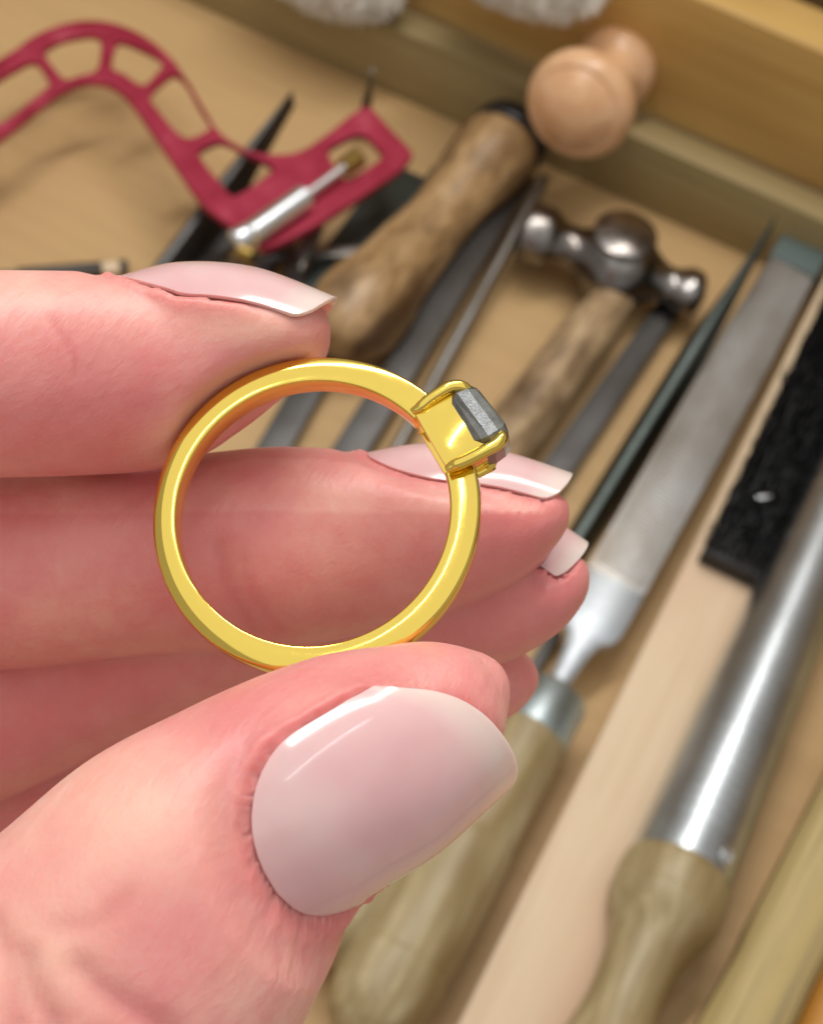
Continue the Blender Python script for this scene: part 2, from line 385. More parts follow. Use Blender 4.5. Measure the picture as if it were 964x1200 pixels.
def bar_file(name, a, b, za, zb_, w0, w1, h, mat, label, tip=0, group=TOOLS, tri=False, ext=0):
    A = at(*a, za); B = at(*b, zb_)
    r, L = root(name, A, B, label, 'file', group)
    if tri: f = lambda w_: [(-w_/2, -h*.4), (w_/2, -h*.4), (w_*.12, h*.6), (-w_*.12, h*.6)]
    else: f = lambda w_: [(-w_/2, -h/2), (w_/2, -h/2), (w_/2, h/2), (-w_/2, h/2)]
    S = [(-ext, f(w0)), (0, f(w0)), (L*(1-tip), f(w1))]
    if tip:
        for t in (.4, .75, 1): S.append((L*(1-tip)+L*tip*t, f(w1*(1-t*.86))))
    loft_sections('blade', S, mat, r, bevel=.35)
    lathe('tang', [(-ext-28, .4), (-ext-4, 1.6), (-ext+1, min(w0*.4, 2.5))], M_file_dark, r, 12)
    return r, L
bar_file('flat_file', (432, 495), (612, 205), 5, 9, 9, 8.4, 4.5, M_file_dark, 'dark flat file running up to the black collar of the brown handle', .0, ext=40)
bar_file('flat_file', (336, 500), (420, 352), 4, 4, 8.5, 8.5, 4, M_file_dark, 'dark flat file seen through the ring hole, left one of two', 0, ext=20)
A = at(500, 462, 6); B = at(640, 205, 14)
r, L = root('steel_rod', A, B, 'thin bluish steel rod beside the hammer face', 'rod', TOOLS)
lathe('shaft', [(-70, .1), (-69, 1.9), (L-6, 1.9), (L-1, 1.3), (L, .1)], M_file, r, 16)
bar_file('flat_file', (664, 535), (812, 318), 4, 4, 8.2, 7, 4, M_file_dark, 'dark flat file passing under the hammer, left of the green-grey one', .18, ext=40)
bar_file('triangular_file', (690, 612), (905, 262), 5, 26, 8.4, 8, 7, M_file_green, 'green-grey pointed file leaning on the back wall past the hammer ball', .45, tri=True, ext=60)
bar_file('needle_file', (600, 822), (652, 742), 3, 3, 2.5, 3.4, 3, M_file_dark, 'small dark file end showing below the ring fingertip', 0)
bar_file('round_file', (204, 300), (343, 116), 9, 24, 9.5, 9.5, 7, M_file_dark, 'dark grey pointed file crossing under the red saw frame', .5, tri=True, ext=30)
bar_file('flat_file', (240, 312), (300, 225), 4, 4, 7, 7, 4, M_file_dark, 'dark stubby file below the corner of the red saw frame', 0, ext=30)
bar_file('flat_file', (392, 326), (478, 205), 4, 5, 15, 14, 4, M_file_green, 'broad grey-green file left of the brown turned handle', 0, ext=20)
bar_file('needle_file', (340, 330), (372, 262), 10, 14, 4, 4, 4, M_file, 'short grey file end standing out above the index fingernail', 0)
bar_file('needle_file', (366, 300), (436, 296), 8, 8, 3.6, 3.6, 3, M_file, 'pale grey needle file lying crosswise above the index fingertip', 0)
bar_file('needle_file', (428, 128), (436, 84), 12, 36, 4, 3, 3, M_file_dark, 'thin dark file tip sticking up behind the red saw frame', .6, tri=True, ext=20)
bar_file('needle_file', (20, 322), (150, 312), 3, 3, 3, 3, 3, M_file_dark, 'thin dark file along the top edge of the index finger', 0)
bar_file('needle_file', (296, 345), (345, 250), 6, 7, 5, 5, 4, M_file_dark, 'dark file under the chrome blade clamp of the red saw frame', 0)
bar_file('needle_file', (350, 345), (330, 262), 14, 9, 4, 4, 4, M_file_dark, 'dark tool end leaning across the other files above the index fingernail', 0)
bar_file('flat_file', (452, 300), (520, 205), 3, 4, 8, 8, 4, M_file_dark, 'dark file half hidden under the brown turned handle', 0)
A = at(120, 318, 3); B = at(136, 316, 3)
r, L = root('wood_block', A, B, 'tiny pale wooden block beside the index knuckle', 'wood block')
from_bm('block', box_bm(0, 5, -2, 2, -3, 2, .5), M_beech, r)

def brown_handle():
    A = at(398, 392, 13); B = at(589, 170, 14)
    r, L = root('graver_handle', A, B, 'brown mottled turned wooden handle with a shiny black collar, above the ring', 'tool handle')
    lathe('grip', [(-6, .1), (-5.5, 5), (-3, 9.4), (2, 12), (10, 13.8), (18, 13.4), (28, 11.6), (L*.5, 10), (L*.6, 9.9), (L*.72, 11), (L*.86, 12.8), (L-5, 13.4), (L-1.5, 12.8), (L, 11)], M_handle_brown, r, 40, smooth_n=5, wob=.06)
    lathe('collar', [(L-.5, 7), (L, 11.4), (L+1, 12.6), (L+3, 12.9), (L+6, 12.4), (L+7.2, 11), (L+7.6, 3)], M_rubber, r, 40, smooth_n=4)
brown_handle()

def hammer():
    A = at(716, 352, 10); H0 = at(612, 268, 15); H1 = at(826, 350, 11)
    B = at(560, 560, 9)
    r, L = root('ball_peen_hammer', A, B, 'small ball peen hammer with dark steel head and mottled wooden handle', 'hammer')
    lathe('handle', [(-4, 6.2), (4, 6.4), (16, 7.6), (40, 8.0), (64, 8.3), (84, 9), (104, 10), (120, 9.4), (124, 5), (125, .1)], M_handle_mott, r, 36, smooth_n=4, wob=.05, sz=1.0)
    r.scale = (1, 1, 1)
    HL = (H1-H0).length
    u = lambda t: t*HL
    P = [(u(0), .1), (u(0.002), 6.0), (u(.012), 7.4), (u(.03), 7.9), (u(.10), 8.0), (u(.15), 7.6), (u(.19), 6.2), (u(.25), 5.6), (u(.32), 6.4), (u(.40), 9.6), (u(.47), 11.4), (u(.56), 11.6), (u(.63), 10.2), (u(.70), 6.9), (u(.77), 5.0), (u(.82), 4.9), (u(.86), 5.8), (u(.92), 6.5), (u(.97), 5.2), (u(1), .1)]; P = [(x_, r_*1.22) for x_, r_ in P]
    h = lathe('head', P, M_hammer, r, 48, smooth_n=4, sz=.86)
    x = (H1-H0).normalized(); z = Vector((0, 0, 1)); z = (z-z.dot(x)*x).normalized(); y = z.cross(x)
    Mw = Matrix((x, y, z)).transposed().to_4x4(); Mw.translation = (H0)*MM
    h.matrix_local = r.matrix_world.inverted() @ Mw
    w_ = lathe('eye_plug', [(0, 9.2), (1.0, 9.4), (1.5, 8.4), (1.6, .1)], M_hammer, r, 36)
    C = H0.lerp(H1, .51); Mw = Matrix.Translation((C+Vector((0, 0, 12.2)))*MM) @ Matrix.Rotation(math.radians(-90), 4, 'Y')
    w_.matrix_local = r.matrix_world.inverted() @ Mw
bpy.context.view_layer.update()
hammer()

# ------------------------------------------------------------------ red saw frame (lies over the files)
def cr(P, n=6, closed=True):
    out = []; N = len(P)
    for i in range(N if closed else N-1):
        p0, p1, p2, p3 = (Vector(P[(i+k) % N]) for k in (-1, 0, 1, 2))
        for k in range(n):
            t = k/n
            out.append(.5*((2*p1)+(-p0+p2)*t+(2*p0-5*p1+4*p2-p3)*t*t+(-p0+3*p1-3*p2+p3)*t**3))
    return out
def saw_frame():
    Z = 24
    O = at(300, 200, Z)
    T = lambda P: [(at(x, y, Z)-O).to_2d() for x, y in P]
    outer = [(-260, 215), (-200, 178), (-100, 122), (0, 72), (40, 45), (75, 31), (108, 27), (140, 32), (172, 47), (200, 70), (220, 98), (238, 130), (256, 156), (276, 172), (300, 181), (330, 184), (355, 178), (385, 158),
             (410, 138), (427, 128), (436, 131), (458, 155), (480, 178), (482, 186), (470, 200), (448, 216), (400, 248), (360, 272), (322, 290), (306, 292), (302, 284), (330, 258), (322, 246), (300, 258), (276, 268), (266, 264),
             (236, 240), (205, 196), (180, 160), (158, 128), (142, 110), (125, 100), (105, 98), (84, 104), (60, 118), (30, 142), (0, 165), (-100, 235), (-180, 290), (-250, 330), (-290, 280)]
    holes = [[(-4, 96), (20, 82), (36, 74), (46, 78), (58, 100), (52, 108), (10, 142), (-8, 148), (-22, 130), (-20, 108)],
             [(-120, 160), (-60, 124), (-44, 130), (-38, 150), (-44, 164), (-110, 208), (-130, 200), (-136, 176)],
             [(-230, 222), (-170, 188), (-154, 194), (-148, 214), (-160, 232), (-214, 270), (-236, 262), (-246, 238)],
             [(53, 64), (70, 50), (100, 43), (114, 44), (118, 52), (116, 76), (110, 87), (92, 92), (78, 96), (68, 88)],
             [(136, 56), (142, 50), (164, 58), (186, 70), (190, 80), (180, 92), (170, 102), (160, 100), (146, 90), (133, 84), (132, 72)],
             [(198, 92), (206, 89), (218, 99), (234, 126), (246, 148), (242, 156), (226, 164), (214, 163), (200, 150), (184, 130), (176, 118), (182, 106)],
             [(234, 180), (250, 170), (264, 169), (290, 182), (316, 196), (318, 203), (300, 218), (278, 231), (270, 231), (254, 212), (238, 192)],
             [(385, 180), (404, 166), (420, 160), (430, 163), (446, 182), (444, 190), (420, 206), (406, 212), (396, 204)]]
    cu = bpy.data.curves.new('frame_outline', 'CURVE'); cu.dimensions = '2D'; cu.fill_mode = 'BOTH'
    for loop in [outer]+holes:
        pts = cr([Vector((x, y)) for x, y in [tuple(v) for v in T(loop)]], 5)
        sp = cu.splines.new('POLY'); sp.points.add(len(pts)-1); sp.use_cyclic_u = True
        for i, p in enumerate(pts): sp.points[i].co = (p.x, p.y, 0, 1)
    cu.extrude = 1.0; cu.bevel_depth = .35; cu.bevel_resolution = 2; cu.offset = -.45
    to = bpy.data.objects.new('t', cu); COL.objects.link(to); bpy.context.view_layer.update()
    dg = bpy.context.evaluated_depsgraph_get(); me = bpy.data.meshes.new_from_object(to.evaluated_get(dg))
    bpy.data.objects.remove(to); me.transform(Matrix.Scale(MM, 4)); me.materials.clear(); me.materials.append(M_red); me.name = 'frame_plate'
    r = bpy.data.objects.new('saw_frame', None); COL.objects.link(r); r.location = O*MM
    tag(r, 'crimson metal saw frame with cut-out windows and chrome blade clamp', 'saw')
    o = link('frame_plate', me, None, r, True); me.set_sharp_from_angle(angle=math.radians(40))
    bpy.context.view_layer.update()
    def seg(name, a, b, z, P, mat, sg=24, sharp=35):
        A = at(*a, z); B = at(*b, z); x = (B-A).normalized(); up = Vector((0, 0, 1)); y = up.cross(x)
        o = lathe(name, P((B-A).length), mat, r, sg, sharp=sharp)
        Mw = Matrix((x, y, up)).transposed().to_4x4(); Mw.translation = (A-O)*MM; o.matrix_local = Mw
    seg('clamp_sleeve', (291, 276), (358, 229), 29, lambda L: [(0, .1), (.1, 2.8), (.5, 3.5), (L-.6, 3.5), (L, 2.8), (L+.1, .1)], M_chrome)
    seg('clamp_end', (272, 284), (290, 275), 28.5, lambda L: [(0, .1), (.2, 2.2), (1.2, 3.3), (L-1.4, 3.4), (L-.4, 2.2), (L+2, 2)], M_chrome)
    seg('clamp_screw', (358, 229), (404, 195), 29, lambda L: [(0, 1.3), (L, 1.3)], M_chrome, 12)
    P = []
    def kn(L):
        return [(0, .1), (.1, 2.6), (.6, 3.1), (L-.6, 3.1), (L, 2.6), (L+.1, .1)]
    seg('thumbscrew', (402, 197), (421, 184), 28.5, kn, M_brass, 14, 20)
    seg('leg', (280, 292), (296, 300), 27, lambda L: [(0, .1), (.1, 2.2), (L, 2.2)], M_brass)
saw_frame()

# ------------------------------------------------------------------ fleece offcuts at the top edge
def fleece(name, px, py, y, rx, ry, rz, label):
    c = at_y(px, py, y)
    r = bpy.data.objects.new(name, None); COL.objects.link(r); r.location = c*MM; tag(r, label, 'fleece', 'fleece pads on the bench')
    bm = bmesh.new(); bmesh.ops.create_icosphere(bm, subdivisions=5, radius=1)
    pts = []
    for v in bm.verts:
        n = v.co.copy(); d = 1+.10*mnoise.noise(n*3+c*.01)+.09*mnoise.noise(n*8)+.05*mnoise.noise(n*17)
        v.co = Vector((n.x*rx*d, n.y*ry*d, n.z*rz*d)); pts.append((v.co.copy(), n.copy()))
    from_bm('pile', bm, M_fleece, r, True, None)
    V = []; Fc = []
    for p, n in pts*2:
        for k_ in range(2):
            q = Vector(rng.normal(0, .55, 3)); d = (n+q).normalized(); s = Vector(rng.normal(0, 1, 3)).normalized()*.3
            m_ = p+d*1.3+Vector(rng.normal(0, .4, 3)); e = p+d*2.4+Vector(rng.normal(0, .9, 3)); b = len(V)
            V += [p-s, p+s, m_+s*.8, m_-s*.8, e]; Fc += [(b, b+1, b+2, b+3), (b+3, b+2, b+4)]
    o = mesh_from('fibres', V, Fc, M_fleece, r, False); tag(o, kind='stuff')
fleece('fleece_pad', 378, -44, Y0+3, 26, 11, 15, 'white fluffy fleece pad at the top edge, the larger left one')
fleece('fleece_pad', 608, -44, Yp-12, 25, 10, 13.5, 'white fluffy fleece pad at the top edge, left of the knob')

# ------------------------------------------------------------------ the ring
axis = Vector((-.09, .29, .95)).normalized()
RCc = hp(368, 603, 100)
D = Vector((.865, .50, 0)); ex = (D-D.dot(axis)*axis).normalized(); ey = axis.cross(ex)
Rl = Matrix((ex, ey, axis)).transposed()                 # ring local -> hand frame
Mr = (RC @ Rl).to_4x4(); Mr.translation = cw(RCc)*MM
ring = bpy.data.objects.new('gold_ring', None); COL.objects.link(ring); ring.matrix_world = Mr
tag(ring, 'polished yellow gold ring with claw-set grey stone, pinched between thumb and index finger', 'ring')
def make_band():
    V, Fc = [], []; n = 220
    prof = []
    gap = math.radians(13.8)
    for i in range(n+1):
        a = gap+(2*math.pi-2*gap)*i/n
        da = min(a, 2*math.pi-a)
        wide = 1+.12*math.exp(-(da/.7)**2)               # shoulders a little fuller
        slim = 1-.12*math.exp(-((a-2.65)/.9)**2)
        r0 = 8.45; r1 = r0+1.72*wide*slim; h = .98
        # rounded profile with a gently crowned front and outer side
        sec = []
        c = .2
        def arc(cx, cz, a0, a1, rr, m=5):
            for k in range(m+1):
                t = a0+(a1-a0)*k/m; sec.append((cx+rr*math.cos(t), cz+rr*math.sin(t)))
        hp_ = math.pi/2
        arc(r0+c*.8, -h+c*.8, -hp_, -2*hp_, c*.8) ; sec.append((r0-.03, 0)); arc(r0+c*.8, h-c*.8, 2*hp_, hp_, c*.8)
        [sec.append((r0+.2+(r1-r0-.54)*u_, h+.03-.055*u_*u_)) for u_ in (.2, .4, .6, .8)]
        arc(r1-.34, h-.45, hp_-.28, 0, .34, 7); sec.append((r1+.05, 0)); arc(r1-.34, -h+.34, 0, -hp_, .34, 7)
        sec.append(((r0+r1)/2, -h-.025))
        ms = len(sec)
        for (rr, z) in sec: V.append((rr*math.cos(a), rr*math.sin(a), z))
    for i in range(n):
        for k_ in range(ms):
            a = i*ms+k_; b = i*ms+(k_+1) % ms; Fc.append((a, b, b+ms, a+ms))
    Fc.append(tuple(range(ms))); Fc.append(tuple(n*ms+k_ for k_ in range(ms))[::-1])
    mesh_from('band', V, Fc, M_gold, ring, True, MM, 50)
make_band()
# basket: four gold plates round the stone seat; local x is outwards, y along the band, z along the finger
xb0, xb1, hy, hz = 8.35, 11.15, 2.2, 1.8
def plate(x0, x1, y0, y1, z0, z1, b=.12):
    bm = box_bm(x0, x1, y0, y1, z0, z1, b, 2); return from_bm('basket_wall', bm, M_gold, ring)
plate(xb0, xb1, -hy, hy, hz-.5, hz); plate(xb0, xb1, -hy, hy, -hz, -hz+.5)
plate(xb0+.02, xb1-.02, hy-.5, hy-.02, -hz+.45, hz-.45); plate(xb0+.02, xb1-.02, -hy+.02, -hy+.5, -hz+.45, hz-.45)
def tube(name, pts, rad, mat, parent, seg=14, flat=1.0):
    pts = cr([Vector(p+(rr,)) if False else Vector((*p, rr)) for p, rr in zip(pts, rad)], 6, False)+[Vector((*pts[-1], rad[-1]))]
    V, Fc = [], []
    P3 = [Vector(p[:3]) for p in pts]
    for i, p in enumerate(P3):
        t = (P3[min(i+1, len(P3)-1)]-P3[max(i-1, 0)]).normalized(); s = t.cross(Vector((0, 0, 1)))
        s = (s if s.length > .1 else Vector((0, 1, 0))).normalized(); u_ = s.cross(t)
        for k_ in range(seg):
            a = 2*math.pi*k_/seg; V.append(p+(s*math.cos(a)+u_*math.sin(a)*flat)*pts[i][3])
    for i in range(len(P3)-1):
        for k_ in range(seg):
            a = i*seg+k_; b = i*seg+(k_+1) % seg; Fc.append((a, b, b+seg, a+seg))
    Fc.append(tuple(range(seg))[::-1]); Fc.append(tuple((len(P3)-1)*seg+k_ for k_ in range(seg)))
    V = [Vector((v[0]-.10*v[1]*min(1, max(0, v[0]-10.4)), v[1], v[2])) for v in V]
    return mesh_from(name, V, Fc, mat, parent, True, MM, 60)
for sy in (1, -1):
    for sz in (1, -1):
        y = hy*sy*(1 if sz > 0 else .93); z = hz*sz
        tube('claw', [(8.5, y*.97, z*.96), (8.8, y*.98, z*1.0), (9.6, y*1.04, z*1.06), (10.9, y*1.07, z*1.1), (11.45-.5*(sz < 0), y*1.05, z*1.06), (11.9-.7*(sz < 0), y*.94, z*.94), (12.05-.8*(sz < 0), y*.78, z*.80), (12.05-.8*(sz < 0), y*.7, z*.74)],
             [q*(1 if sz > 0 else .8) for q in (.15, .36, .38, .40, .42, .44, .40, .12)], M_gold, ring)
def gem():
    bm = bmesh.new(); levels = [(8.9, .5), (10.3, 1.45), (10.95, 1.95), (11.35, 2.05), (12.05, 2.0), (12.5, 1.8), (12.7, 1.55)]
    rows = []
    for x, h in levels:
        c = h*.72
        poly = [(h, -c), (h, c), (c, h), (-c, h), (-h, c), (-h, -c), (-c, -h), (c, -h)]
        rows.append([bm.verts.new((x-.10*y*min(1, max(0, x-10.4))+rng.normal(0, .02), y*1.12+rng.normal(0, .03), z*1.05+rng.normal(0, .03))) for y, z in poly])
    for i in range(len(rows)-1):
        for k_ in range(8): bm.faces.new((rows[i][k_], rows[i][(k_+1) % 8], rows[i+1][(k_+1) % 8], rows[i+1][k_]))
    bm.faces.new(rows[0][::-1]); bm.faces.new(rows[-1])
    from_bm('gemstone', bm, M_gem, ring, False)
gem()

# ------------------------------------------------------------------ the hand
def crn(P, n):
    P = np.array(P, float); out = []
    for i in range(len(P)-1):
        p0, p1, p2, p3 = P[max(i-1, 0)], P[i], P[i+1], P[min(i+2, len(P)-1)]
        for k_ in range(n):
            t = k_/n; out.append(.5*((2*p1)+(-p0+p2)*t+(2*p0-5*p1+4*p2-p3)*t*t+(-p0+3*p1-3*p2+p3)*t**3))
    out.append(P[-1]); return np.array(out)
def limb(ST, seg=40, n=8, pw=2.15, tip=True):
    """ST: (px, py, depth, half height in px, half depth in mm); returns a closed loft in the hand frame"""
    ST = [(px if px > -300 else -300+(px+300)*.7, py, Dp, h, b) for px, py, Dp, h, b in ST]
    rows = [(*hp(px, py, Dp), h*Dp/F, b) for px, py, Dp, h, b in ST]
    R_ = crn(rows, n); P = R_[:, :3]; V = []; Fc = []
    T = np.gradient(P, axis=0); T /= np.linalg.norm(T, axis=1)[:, None]
    m_ = len(P)
    for i in range(m_):
        t = T[i]; s = np.cross(np.array([0, 0, 1.]), t); s /= np.linalg.norm(s); u_ = np.cross(t, s)
        for k_ in range(seg):
            a = 2*math.pi*k_/seg; ca, sa = math.cos(a), math.sin(a)
            ca = math.copysign(abs(ca)**(2/pw), ca); sa = math.copysign(abs(sa)**(2/pw), sa)
            V.append(P[i]+s*ca*max(R_[i, 3], .05)+u_*sa*max(R_[i, 4], .05))
    for i in range(m_-1):
        for k_ in range(seg):
            a = i*seg+k_; b = i*seg+(k_+1) % seg; Fc.append((a, b, b+seg, a+seg))
    Fc.append(tuple(range(seg))[::-1]); Fc.append(tuple((m_-1)*seg+k_ for k_ in range(seg)))
    return V, Fc
L_index = [(-1150, 700, 112, 150, 10), (-800, 560, 108, 150, 9.5), (-480, 462, 104, 146, 9), (-250, 436, 101, 128, 7.8), (-100, 438, 102, 122, 7.3), (0, 439, 103, 121, 7.0), (100, 438, 104.6, 119, 6.6),
           (180, 437, 105.6, 113, 6.2), (240, 420, 106, 98, 5.9), (290, 405, 106, 80, 5.6), (335, 394, 106, 60, 5.1), (362, 389, 106, 47, 4.4), (376, 387, 106, 37, 3.4), (383, 386, 106, 22, 2), (386, 386, 106, 7, .7)]
L_middle = [(-1200, 950, 126, 135, 10), (-800, 780, 122, 135, 9.5), (-480, 690, 117, 134, 9), (-200, 668, 114, 124, 8), (0, 664, 113, 121, 7.6), (110, 656, 113, 117, 7.4), (220, 648, 113, 115, 7.3), (330, 641, 113, 118, 7.3), (430, 633, 113, 106, 7),
            (510, 627, 113, 92, 6.6), (570, 618, 113, 76, 5.9), (615, 606, 113, 56, 4.9), (645, 596, 113, 36, 3.5), (658, 590, 113, 18, 2), (662, 588, 113, 6, .7)]
L_ringf = [(-1180, 1230, 134, 125, 10), (-800, 1080, 130, 125, 9.4), (-480, 970, 126, 122, 9), (-150, 880, 123, 112, 8), (0, 826, 122, 104, 7.4), (120, 774, 121, 98, 7.1), (250, 730, 120, 93, 6.9), (380, 706, 120, 88, 6.8), (480, 700, 119, 86, 6.5),
           (560, 699, 119, 84, 6.2), (618, 688, 119, 68, 5.2), (655, 674, 119, 48, 3.9), (676, 662, 119, 26, 2.2), (683, 657, 119, 8, .8)]
L_pinky = [(-1080, 1450, 140, 108, 8.6), (-700, 1290, 136, 108, 8.2), (-400, 1130, 132, 104, 7.8), (-100, 985, 130, 96, 7), (100, 905, 129, 88, 6.4), (300, 830, 128, 76, 6), (430, 800, 127, 70, 5.6), (530, 793, 127, 66, 5.2), (585, 790, 127, 54, 4.3), (615, 785, 127, 32, 2.8), (627, 780, 127, 9, .8)]
L_thumb = [(-900, 2000, 104, 330, 13), (-620, 1740, 97, 300, 12), (-350, 1500, 91, 270, 11), (-100, 1330, 88, 235, 9.6), (30, 1240, 88, 222, 9.2), (140, 1138, 88.5, 216, 8.9), (228, 1036, 89.5, 194, 8.3), (310, 960, 91, 160, 7.6),
           (396, 898, 93, 134, 6.9), (458, 862, 94.5, 113, 6.1), (515, 830, 95.5, 88, 5.0), (552, 809, 96.3, 62, 3.7), (574, 796, 96.7, 37, 2.3), (585, 790, 97, 10, .8)]
L_palm = [(-1120, 860, 119, 420, 9), (-1160, 1060, 124, 640, 12), (-1220, 1400, 124, 680, 13), (-1320, 1900, 122, 640, 13.5), (-1420, 2400, 122, 500, 13), (-1520, 2900, 124, 420, 13), (-1620, 3400, 128, 420, 13.5), (-1660, 3600, 129, 200, 7)]
V = []; Fc = []
for L in (L_index, L_middle, L_ringf, L_pinky, L_thumb, L_palm):
    v, f = limb(L); b = len(V); V += v; Fc += [tuple(i+b for i in q) for q in f]
# web of muscle between the thumb root and the palm
v, f = limb([(-1250, 1500, 122, 200, 8), (-1000, 1650, 114, 330, 12), (-800, 1850, 106, 330, 12), (-600, 1800, 100, 240, 9)]); b = len(V); V += v; Fc += [tuple(i+b for i in q) for q in f]
me = bpy.data.meshes.new('t'); me.from_pydata([tuple(x) for x in V], [], Fc)
bm = bmesh.new(); bm.from_mesh(me); bmesh.ops.recalc_face_normals(bm, faces=bm.faces); bm.to_mesh(me); bm.free()
to = bpy.data.objects.new('t', me); COL.objects.link(to)
md = to.modifiers.new('r', 'REMESH'); md.mode = 'VOXEL'; md.voxel_size = .38; md.adaptivity = 0
ms_ = to.modifiers.new('s', 'SMOOTH'); ms_.factor = .5; ms_.iterations = 8
bpy.context.view_layer.update(); dg = bpy.context.evaluated_depsgraph_get()
hm = bpy.data.meshes.new_from_object(to.evaluated_get(dg)); bpy.data.objects.remove(to)
nv = len(hm.vertices); co = np.empty(nv*3); hm.vertices.foreach_get('co', co); co = co.reshape(-1, 3)
no = np.empty(nv*3); hm.vertices.foreach_get('normal', no); no = no.reshape(-1, 3)
def topx(c): return np.stack([c[:, 0]/-c[:, 2]*F+CXp, CYp-c[:, 1]/-c[:, 2]*F], 1)

# --- nails
def nail_grid(spine, e3, R, th, ns=44, nt=28, round0=.30, skew=0, tipcurve=.05, tipw=.80, rnd=0, taper=0):
    C = crn([tuple(hp(*p)) for p in spine], 16)
    seg = np.r_[0, np.cumsum(np.linalg.norm(np.diff(C, axis=0), axis=1))]; Ltot = seg[-1]
    def C_at(s): return np.stack([np.interp(s*Ltot, seg, C[:, j]) for j in range(3)], -1)
    G = np.zeros((ns+1, nt+1, 3)); NN = np.zeros((ns+1, nt+1, 3))
    e3 = np.array(e3, float); e3 /= np.linalg.norm(e3)
    for i in range(ns+1):
        s0 = 1-math.cos(i/ns*math.pi/2) if False else (i/ns)**1.25
        wv = math.sqrt(max(0, 1-(1-min(s0/round0, 1))**2))
        if s0 > .9: wv *= 1-(1-tipw)*((s0-.9)/.1)**2.2
        wv *= (.90+.10*min(s0/.6, 1))*(1-taper*s0)
        for j in range(nt+1):
            t = -1+2*j/nt; s = s0 - tipcurve*(t*t)*s0**4 + skew*t*s0**2 - rnd*(abs(t)**3.5)*(1 if t < 0 else .75)*s0**2
            c = C_at(min(s, 1)) if s <= 1 else C_at(1)+(C_at(1)-C_at(.97))/.03*(s-1)
            T = C_at(min(s+.02, 1))-C_at(max(min(s, 1)-.02, 0)); T /= np.linalg.norm(T)
            N = e3-e3.dot(T)*T; N /= np.linalg.norm(N); B = np.cross(T, N)
            a = t*th*wv
            G[i, j] = c+B*R*math.sin(a)+N*(R*math.cos(a)-R); NN[i, j] = N*math.cos(a)+B*math.sin(a)
    return G, NN
def nail_mesh(G, NN, parent, thick=.32):
    ns, nt = G.shape[0]-1, G.shape[1]-1
    G = G+NN*.10; top = G.reshape(-1, 3); bot = (G-NN*thick).reshape(-1, 3); V = np.concatenate([top, bot]); K = len(top); Fc = []
    ix = lambda i, j: i*(nt+1)+j
    for i in range(ns):
        for j in range(nt):
            Fc.append((ix(i, j), ix(i, j+1), ix(i+1, j+1), ix(i+1, j))); Fc.append((K+ix(i, j), K+ix(i+1, j), K+ix(i+1, j+1), K+ix(i, j+1)))
    ring_ = [ix(0, j) for j in range(nt)]+[ix(i, nt) for i in range(ns)]+[ix(ns, j) for j in range(nt, 0, -1)]+[ix(i, 0) for i in range(ns, 0, -1)]
    for a, b in zip(ring_, ring_[1:]+ring_[:1]): Fc.append((a, b, K+b, K+a))
    Vw = [cw(x) for x in V]
    me = bpy.data.meshes.new('nail'); me.from_pydata([tuple(x*MM) for x in Vw], [], Fc)
    al = me.attributes.new('along', 'FLOAT', 'POINT'); al.data.foreach_set('value', np.tile(np.repeat(np.arange(ns+1)/ns, nt+1), 2).astype(np.float32))
    bm = bmesh.new(); bm.from_mesh(me); bmesh.ops.remove_doubles(bm, verts=bm.verts, dist=2e-6); bmesh.ops.recalc_face_normals(bm, faces=bm.faces); 
    bm.to_mesh(me); bm.free()
    o = link('nail', me, M_nail, parent, True); me.set_sharp_from_angle(angle=math.radians(60)); return o
a28 = math.radians(28)
NAILS = [
    dict(spine=[(324, 1046, 84.6), (408, 993, 84.8), (510, 936, 87.2), (592, 868, 91.0)], e3=(.30, -.30, .90), R=6.45, th=math.radians(64), round0=.34, skew=.15, tipcurve=.02, tipw=.93, rnd=.15),
    dict(spine=[(140, 325, 105), (210, 309, 105.5), (300, 315, 105.5), (394, 350, 105.5)], e3=(.05, 1, .04), R=6.0, th=math.radians(60), round0=.4, taper=.16),
    dict(spine=[(430, 532, 113.5), (500, 521, 113.5), (580, 528, 113.5), (670, 556, 113.5)], e3=(.1, 1, .15), R=5.7, th=math.radians(54), round0=.4, taper=.15),
    dict(spine=[(560, 612, 119.5), (610, 608, 119.5), (650, 616, 119.5), (688, 640, 119.5)], e3=(.1, 1, .3), R=5.0, th=math.radians(54), round0=.4),
]
pale = np.zeros(nv); flush_shade = np.zeros(nv)
grids = []
